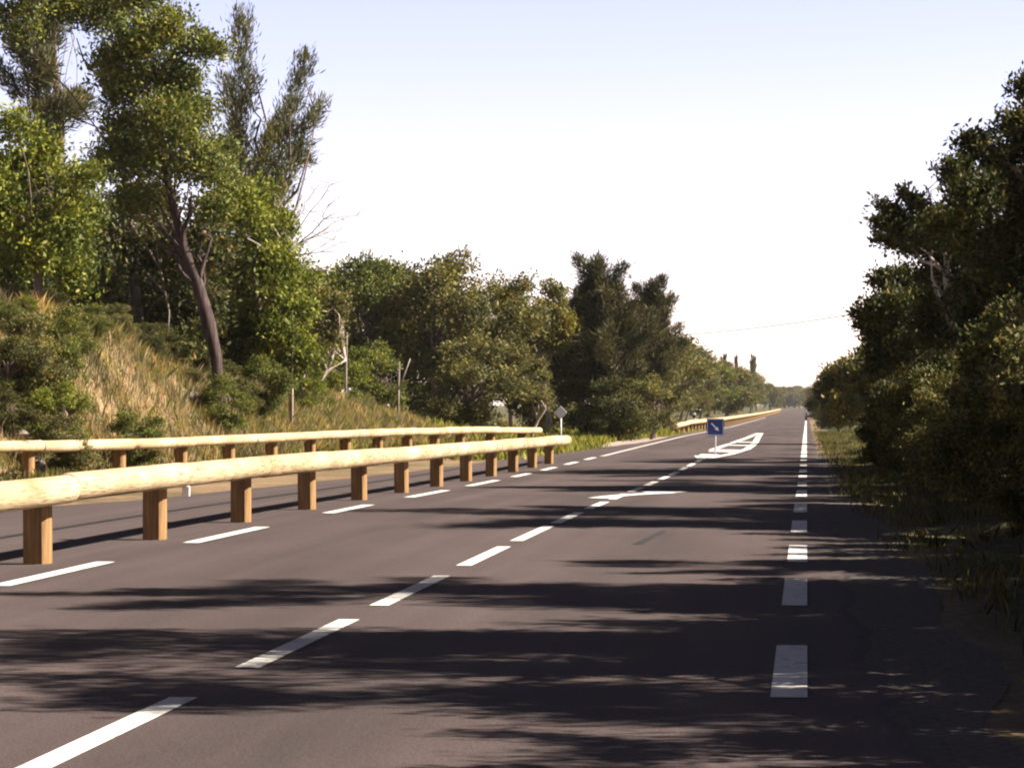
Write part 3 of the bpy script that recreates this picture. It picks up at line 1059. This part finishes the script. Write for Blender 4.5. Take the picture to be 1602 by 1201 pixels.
# pale stems that stand out in front of the row
for px_, y0, y1, lab in ((622, 655, 565, 'white forked bare stem in front of the row of trees'), (540, 645, 520, 'thin pale upright stem at the left end of the row'), (455, 612, 545, 'short pale stump on the end of the grass bank')):
    Yq = 101 if px_ > 460 else 83
    A = at(px_, y0, Yq); zz = gzf(A.x, Yq)
    B = at(px_ + 3, y1, Yq)
    o0 = Vector((A.x, Yq, zz))
    mb = MB().tube([(0, 0, -.2), (.03, 0, (B.z - zz) * .5), (B.x - A.x, 0, B.z - zz)], [.05, .042, .025], 8)
    if px_ == 622:
        mb.tube([(.03, 0, (B.z - zz) * .55), (.45, .1, B.z - zz + .1)], [.045, .02], 6)
    o = mb.build('dead_sapling', M['sapling_bark'], None, True, o0)
    tag(o, lab, 'sapling')
# second row behind
k = 0
for px_, yt, Yq in ((470, 440, 150), (560, 450, 152), (640, 470, 158), (720, 455, 150), (800, 480, 155), (880, 520, 160), (960, 500, 158), (1040, 520, 165), (420, 400, 140), (350, 380, 130), (280, 350, 125), (200, 330, 120), (110, 330, 115), (30, 320, 110)):
    place_px(('broad', 'olive')[k % 2], k // 2 % 2, px_, yt, Yq, 'tree in the second row mostly hidden behind the front trees', group='second row of trees on the left', mat=('leaf_dark', 'leaf_olive')[k % 2], wid=1.25)
    k += 1
# receding row along the road
k = 0
for px_, yt in ((1048, 545), (1062, 556), (1078, 572), (1092, 572), (1105, 564), (1120, 564), (1135, 570), (1150, 573), (1160, 580), (1172, 585), (1184, 593), (1195, 602), (1205, 604), (1214, 607), (1036, 520), (1070, 585), (1086, 600), (1112, 598), (1140, 602)):
    Yq = (11.5 + (k % 3) * 2.2) * F / (1262 - px_)
    kind = ('bushy', 'olive')[k % 2]
    place_px(kind, k % 2, px_, yt, Yq, 'olive roadside tree in the row receding towards the horizon on the left', group='receding left row of trees', mat=('leaf_olive', 'leaf_green', 'leaf_olive')[k % 3], wid=(1.5, 1.3)[k % 2])
    k += 1
place_px('casuarina', 0, 1130, 551, 500, 'thin pointed tree, the left one of two rising from the distant row', wid=.42, mat='needle')
place_px('casuarina', 1, 1178, 552, 640, 'thin pointed tree, the right one of two rising from the distant row', wid=.42, mat='needle')
place_px('casuarina', 2, 1152, 549, 560, 'thin pale pointed tree between the two pointed ones', wid=.2, mat='needle')
k = 0
for px_ in range(1196, 1300, 8):
    place_px(('bushy', 'olive')[k % 2], k % 3 if k % 2 == 0 else k % 2, px_, 605 + R.uniform(-5, 4), 1500 + R.uniform(-90, 90), 'far tree closing the view at the end of the road', group='trees at the end of the road', mat='leaf_olive', wid=2.2)
    k += 1

# --- right side
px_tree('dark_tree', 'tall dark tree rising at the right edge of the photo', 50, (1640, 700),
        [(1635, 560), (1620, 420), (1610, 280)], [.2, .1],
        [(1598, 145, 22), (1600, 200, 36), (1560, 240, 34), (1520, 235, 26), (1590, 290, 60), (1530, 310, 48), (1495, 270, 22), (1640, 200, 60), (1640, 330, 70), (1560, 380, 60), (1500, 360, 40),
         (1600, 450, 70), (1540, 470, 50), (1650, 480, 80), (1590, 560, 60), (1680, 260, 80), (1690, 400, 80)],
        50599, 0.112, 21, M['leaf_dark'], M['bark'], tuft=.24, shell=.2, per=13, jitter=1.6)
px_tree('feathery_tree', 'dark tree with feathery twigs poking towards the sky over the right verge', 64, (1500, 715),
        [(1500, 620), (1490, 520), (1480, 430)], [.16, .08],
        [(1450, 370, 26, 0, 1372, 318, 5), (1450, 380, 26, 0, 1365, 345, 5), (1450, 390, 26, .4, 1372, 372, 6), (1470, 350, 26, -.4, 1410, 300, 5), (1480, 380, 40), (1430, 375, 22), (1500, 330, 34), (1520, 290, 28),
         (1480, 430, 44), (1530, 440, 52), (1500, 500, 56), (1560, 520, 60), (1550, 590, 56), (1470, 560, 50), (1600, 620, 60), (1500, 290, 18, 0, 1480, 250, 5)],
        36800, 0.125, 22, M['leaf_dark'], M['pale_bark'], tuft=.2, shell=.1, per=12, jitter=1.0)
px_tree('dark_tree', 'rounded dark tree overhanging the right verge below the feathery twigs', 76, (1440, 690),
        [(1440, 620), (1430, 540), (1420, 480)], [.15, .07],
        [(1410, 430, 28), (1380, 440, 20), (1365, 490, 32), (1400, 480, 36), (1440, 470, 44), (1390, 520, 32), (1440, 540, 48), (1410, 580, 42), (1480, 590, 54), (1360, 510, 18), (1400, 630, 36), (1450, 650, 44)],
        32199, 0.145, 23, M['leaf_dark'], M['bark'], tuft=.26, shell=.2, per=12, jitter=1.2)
px_tree('olive_tree', 'lower olive tree further along the right verge', 112, (1370, 670),
        [(1368, 620), (1360, 580)], [.13, .07],
        [(1330, 580, 26), (1360, 560, 26), (1310, 600, 22), (1345, 610, 32), (1390, 590, 34), (1320, 640, 26), (1370, 640, 34), (1300, 585, 12), (1415, 560, 30)],
        20700, 0.172, 24, M['leaf_olive'], M['bark'], tuft=.3, shell=.2, per=12, jitter=2.0)
place_px('bushy', 0, 1310, 575, 150, 'dark bushy tree where the right verge narrows in the distance', mat='leaf_dark', wid=.85)
place_px('bushy', 1, 1298, 590, 200, 'distant bushy tree on the right side of the road', mat='leaf_dark', wid=1.0)
place_px('bushy', 2, 1292, 600, 260, 'farthest bushy tree on the right side of the road', mat='leaf_olive', wid=1.2)
place_px('broad', 0, 1345, 560, 170, 'broad tree behind the bushy trees on the right', mat='leaf_dark', wid=1.0)
# shade trees whose shadows fall across the road (crowns mostly above and right of the view)
k = 0
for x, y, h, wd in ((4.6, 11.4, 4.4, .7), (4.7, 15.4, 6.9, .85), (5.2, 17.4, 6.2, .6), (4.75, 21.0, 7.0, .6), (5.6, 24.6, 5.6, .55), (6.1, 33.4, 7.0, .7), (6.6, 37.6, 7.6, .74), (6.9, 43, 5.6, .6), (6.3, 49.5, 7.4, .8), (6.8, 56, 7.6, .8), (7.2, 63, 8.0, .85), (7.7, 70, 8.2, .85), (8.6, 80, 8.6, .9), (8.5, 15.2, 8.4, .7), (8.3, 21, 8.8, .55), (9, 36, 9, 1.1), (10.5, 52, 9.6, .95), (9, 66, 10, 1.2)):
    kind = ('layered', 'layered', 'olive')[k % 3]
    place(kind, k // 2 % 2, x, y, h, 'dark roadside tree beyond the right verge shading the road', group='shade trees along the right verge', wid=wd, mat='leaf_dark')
    k += 1
# shrubs along the right verge, the out-of-view ones added to shade it
k = 0
for x, y, h in ((3.4, 9.5, 2.2), (3.2, 12, 2.4), (2.9, 14.5, 2.0), (3.0, 17, 2.2), (3.2, 19, 2.6), (3.6, 22, 2.8), (3.9, 25, 2.6), (3.1, 24.2, 2.2), (3.0, 26.3, 2.1), (3.05, 27.8, 2.2), (3.1, 29.2, 2.2), (3.0, 30.6, 2.2), (2.2, 27, 1.0), (2.3, 29.3, .9), (3.3, 13.2, 2.3), (3.2, 15.8, 2.4), (3.2, 18.2, 2.3), (3.2, 20.4, 2.4), (2.9, 35.2, 2.4), (3.0, 33.5, 2.6), (3.2, 37, 2.8), (3.3, 40, 2.8), (3.4, 43.5, 2.6), (2.1, 44.5, 1.6), (1.9, 49, 1.5), (1.8, 57, 1.6), (1.7, 66, 1.4), (2.3, 20.5, 1.3), (2.6, 23.5, 1.5), (2.3, 32, 1.6), (2.4, 35, 1.9), (2.2, 38.5, 1.8), (2.5, 42, 1.7), (2.3, 47, 2.2), (2.2, 51, 2.3), (2.4, 55, 2.4), (2.2, 59, 2.2), (2.5, 63, 2.4), (2.6, 68, 2.6), (2.8, 73, 2.4), (3.2, 80, 2.6), (3.6, 88, 2.8), (4.2, 98, 3.0), (3.6, 27, 1.4), (3.9, 30, 1.6), (4.5, 45, 2.6), (4.4, 52, 2.8), (4.6, 60, 3.0), (4.6, 36, 2.2), (4.8, 68, 3.2), (5.4, 78, 3.4), (6, 90, 3.5)):
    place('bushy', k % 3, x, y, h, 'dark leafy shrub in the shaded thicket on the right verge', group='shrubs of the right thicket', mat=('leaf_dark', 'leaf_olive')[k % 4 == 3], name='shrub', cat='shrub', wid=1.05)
    k += 1

# shrubs and saplings on the left bank
k = 0
for px_, yt, Yq, mt, lab in ((40, 480, 67, 'leaf_bright', 'yellow green shrub at the top of the bank by the left edge'),
                             (110, 500, 68, 'leaf_olive', 'olive shrub at the top of the dry bank'),
                             (12, 455, 69, 'leaf_olive', 'tall olive scrub at the crest of the bank touching the left edge'),
                             (75, 450, 70, 'leaf_dark', 'dark scrub under the yellow green tree on the crest'),
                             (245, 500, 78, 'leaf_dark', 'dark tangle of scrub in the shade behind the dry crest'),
                             (335, 540, 79, 'leaf_dark', 'dark bush directly behind the leaning trunk'),
                             (380, 590, 79, 'leaf_olive', 'olive bush right of the leaning trunk on the grass'),
                             (100, 640, 59, 'leaf_olive', 'low olive weeds just above the second guardrail'),
                             (210, 640, 63, 'leaf_green', 'low green weeds above the second guardrail under the dry grass'),
                             (5, 470, 63, 'leaf_green', 'broad green scrub covering the bank at the left edge'),
                             (48, 485, 62, 'leaf_olive', 'olive scrub right of the broad green scrub on the bank'),
                             (90, 478, 65, 'leaf_green', 'green scrub below the yellow green tree on the upper bank'),
                             (20, 530, 61, 'leaf_dark', 'dark scrub filling the hollow of the bank at the left edge'),
                             (145, 470, 70, 'leaf_green', 'green scrub reaching onto the dry crest'),
                             (15, 610, 60, 'leaf_dark', 'dark scrubby bush beside the large pale rock'),
                             (65, 545, 64, 'leaf_olive', 'olive scrub halfway up the dry bank by the left edge'),
                             (185, 470, 74, 'leaf_olive', 'broad olive scrub on the crest of the dry bank'),
                             (275, 540, 77, 'leaf_dark', 'dark bush left of the leaning trunk'),
                             (300, 585, 76, 'leaf_olive', 'small olive bush just left of the leaning trunk foot'),
                             (130, 535, 68, 'leaf_green', 'green weed clump high on the dry bank'),
                             (30, 570, 62, 'leaf_green', 'green weed bush low on the bank at the left edge'),
                             (95, 600, 61, 'leaf_bright', 'small bright green bush low on the dry bank'),
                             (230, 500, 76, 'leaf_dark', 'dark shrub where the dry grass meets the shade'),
                             (350, 585, 75, 'leaf_green', 'green shrub at the foot of the leaning trunk'),
                             (410, 560, 80, 'leaf_green', 'leafy shrub right of the leaning trunk foot'),
                             (500, 590, 92, 'leaf_green', 'green shrub at the right end of the bank'),
                             (470, 570, 88, 'leaf_bright', 'bright shrub beside the short pale stump'),
                             (560, 610, 108, 'leaf_olive', 'low olive shrub behind the second guardrail')):
    p = at(px_, yt, Yq)
    h = max(.5, p.z - gzf(p.x, Yq))
    place('bushy', k % 3, p.x, Yq, h, lab, mat=mt, name='shrub', cat='shrub', wid=1.2 if h > 1 else 1.6)
    k += 1
# orange dead foliage and rocks
for px_, py_, Yq, sz, lab in ((20, 668, 60, .22, 'large pale rock on the bank at the left edge'), (52, 668, 59.5, .22, 'pale rock right of the largest one on the bank'), (300, 600, 75, .25, 'pale stone left of the leaning trunk foot'), (60, 690, 58.5, .2, 'small pale rock beside the second guardrail')):
    x = at(px_, py_, Yq).x
    rng = np.random.default_rng(int(px_))
    V, Fc = [], []
    n1, n2 = 8, 6
    for i in range(n2 + 1):
        th = pi * i / n2
        for j in range(n1):
            ph = 2 * pi * j / n1
            r = sz * (1 + rng.normal() * .13)
            V.append((r * math.sin(th) * math.cos(ph) * 1.3, r * math.sin(th) * math.sin(ph), r * .75 * math.cos(th)))
    for i in range(n2):
        for j in range(n1):
            Fc.append((i * n1 + j, (i + 1) * n1 + j, (i + 1) * n1 + (j + 1) % n1, i * n1 + (j + 1) % n1))
    o = mesh_obj('rock', V, Fc, M['rock'], None, False, (x, Yq, gzf(x, Yq) + sz * .2))
    tag(o, lab, 'rock')


# ------------------------------------------------------------------ grass
def grass(name, label, pts, hmin, hmax, wd, mat, seed, lean=.35):
    rng = np.random.default_rng(seed)
    n = len(pts)
    z = gz(pts[:, 0], pts[:, 1])
    b = np.stack([pts[:, 0], pts[:, 1], z - .03], 1)
    a = rng.random(n) * 2 * pi
    h = hmin + (hmax - hmin) * rng.random(n) ** 1.5
    s = np.stack([np.cos(a), np.sin(a), np.zeros(n)], 1) * (wd * (.6 + .8 * rng.random(n)))[:, None]
    l = rng.normal(size=(n, 2)) * lean
    tip = b + np.stack([l[:, 0] * h, l[:, 1] * h, h], 1)
    mid = b + np.stack([l[:, 0] * h * .3, l[:, 1] * h * .3, h * .55], 1)
    q = np.stack([b - s, b + s, mid + s * .7, tip, mid - s * .7], 1)
    me = poly_mesh(name, q, 5, mat)
    o = bpy.data.objects.new(name, me)
    COL.objects.link(o)
    tag(o, label, 'grass', kind='stuff')
    return o


def clumped(n, fx, y0, y1, rng, spread=.35, per=14):
    m = n // per
    y = y0 + (y1 - y0) * rng.random(m)
    x = fx(y, rng.random(m))
    c = np.stack([x, y], 1)
    p = np.repeat(c, per, 0) + rng.normal(size=(m * per, 2)) * spread * .5
    return p


rg = np.random.default_rng(3)
grass('dry_grass', 'tall dry tan grass covering the bank on the left', clumped(150000, lambda y, u: rail2x(y) - 1.2 - u * 9, 54, 104, rg, .45), .12, .55, .010, M['dry_grass'], 4)
grass('bank_grass', 'patchy green grass at the foot of the bank behind the guardrail', clumped(16000, lambda y, u: rail2x(y) + 1.6 - u * 3.2, 44, 112, rg, .5), .08, .3, .018, M['verge_grass'], 5)
grass('green_grass', 'short green grass past the end of the second guardrail', clumped(30000, lambda y, u: np.interp(y, [76, 88, 100, 112, 125, 140, 300], [-8.8, -8.1, -7.5, -8.4, -8.2, -7.3, -7.3]) - u ** 1.4 * 8, 78, 190, rg, .5), .08, .38, .03, M['green_grass'], 6)
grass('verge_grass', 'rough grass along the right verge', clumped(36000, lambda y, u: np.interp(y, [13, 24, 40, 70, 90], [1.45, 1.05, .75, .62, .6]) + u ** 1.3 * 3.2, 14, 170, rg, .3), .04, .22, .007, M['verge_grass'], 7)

# ------------------------------------------------------------------ thin air haze
hm = bpy.data.materials.new('haze air')
hm.use_nodes = True
ht = hm.node_tree
ht.nodes.remove(ht.nodes['Principled BSDF'])
pv = ht.nodes.new('ShaderNodeVolumePrincipled')
pv.inputs['Color'].default_value = (0.93, 0.95, 1.0, 1)
pv.inputs['Density'].default_value = 0.00006
ht.links.new(pv.outputs[0], ht.nodes['Material Output'].inputs['Volume'])
hb = MB().box(-1600, 1600, -260, 3700, -1.9, 22).build('haze', hm)
tag(hb, 'thin pale air over the whole road', 'haze', kind='stuff')
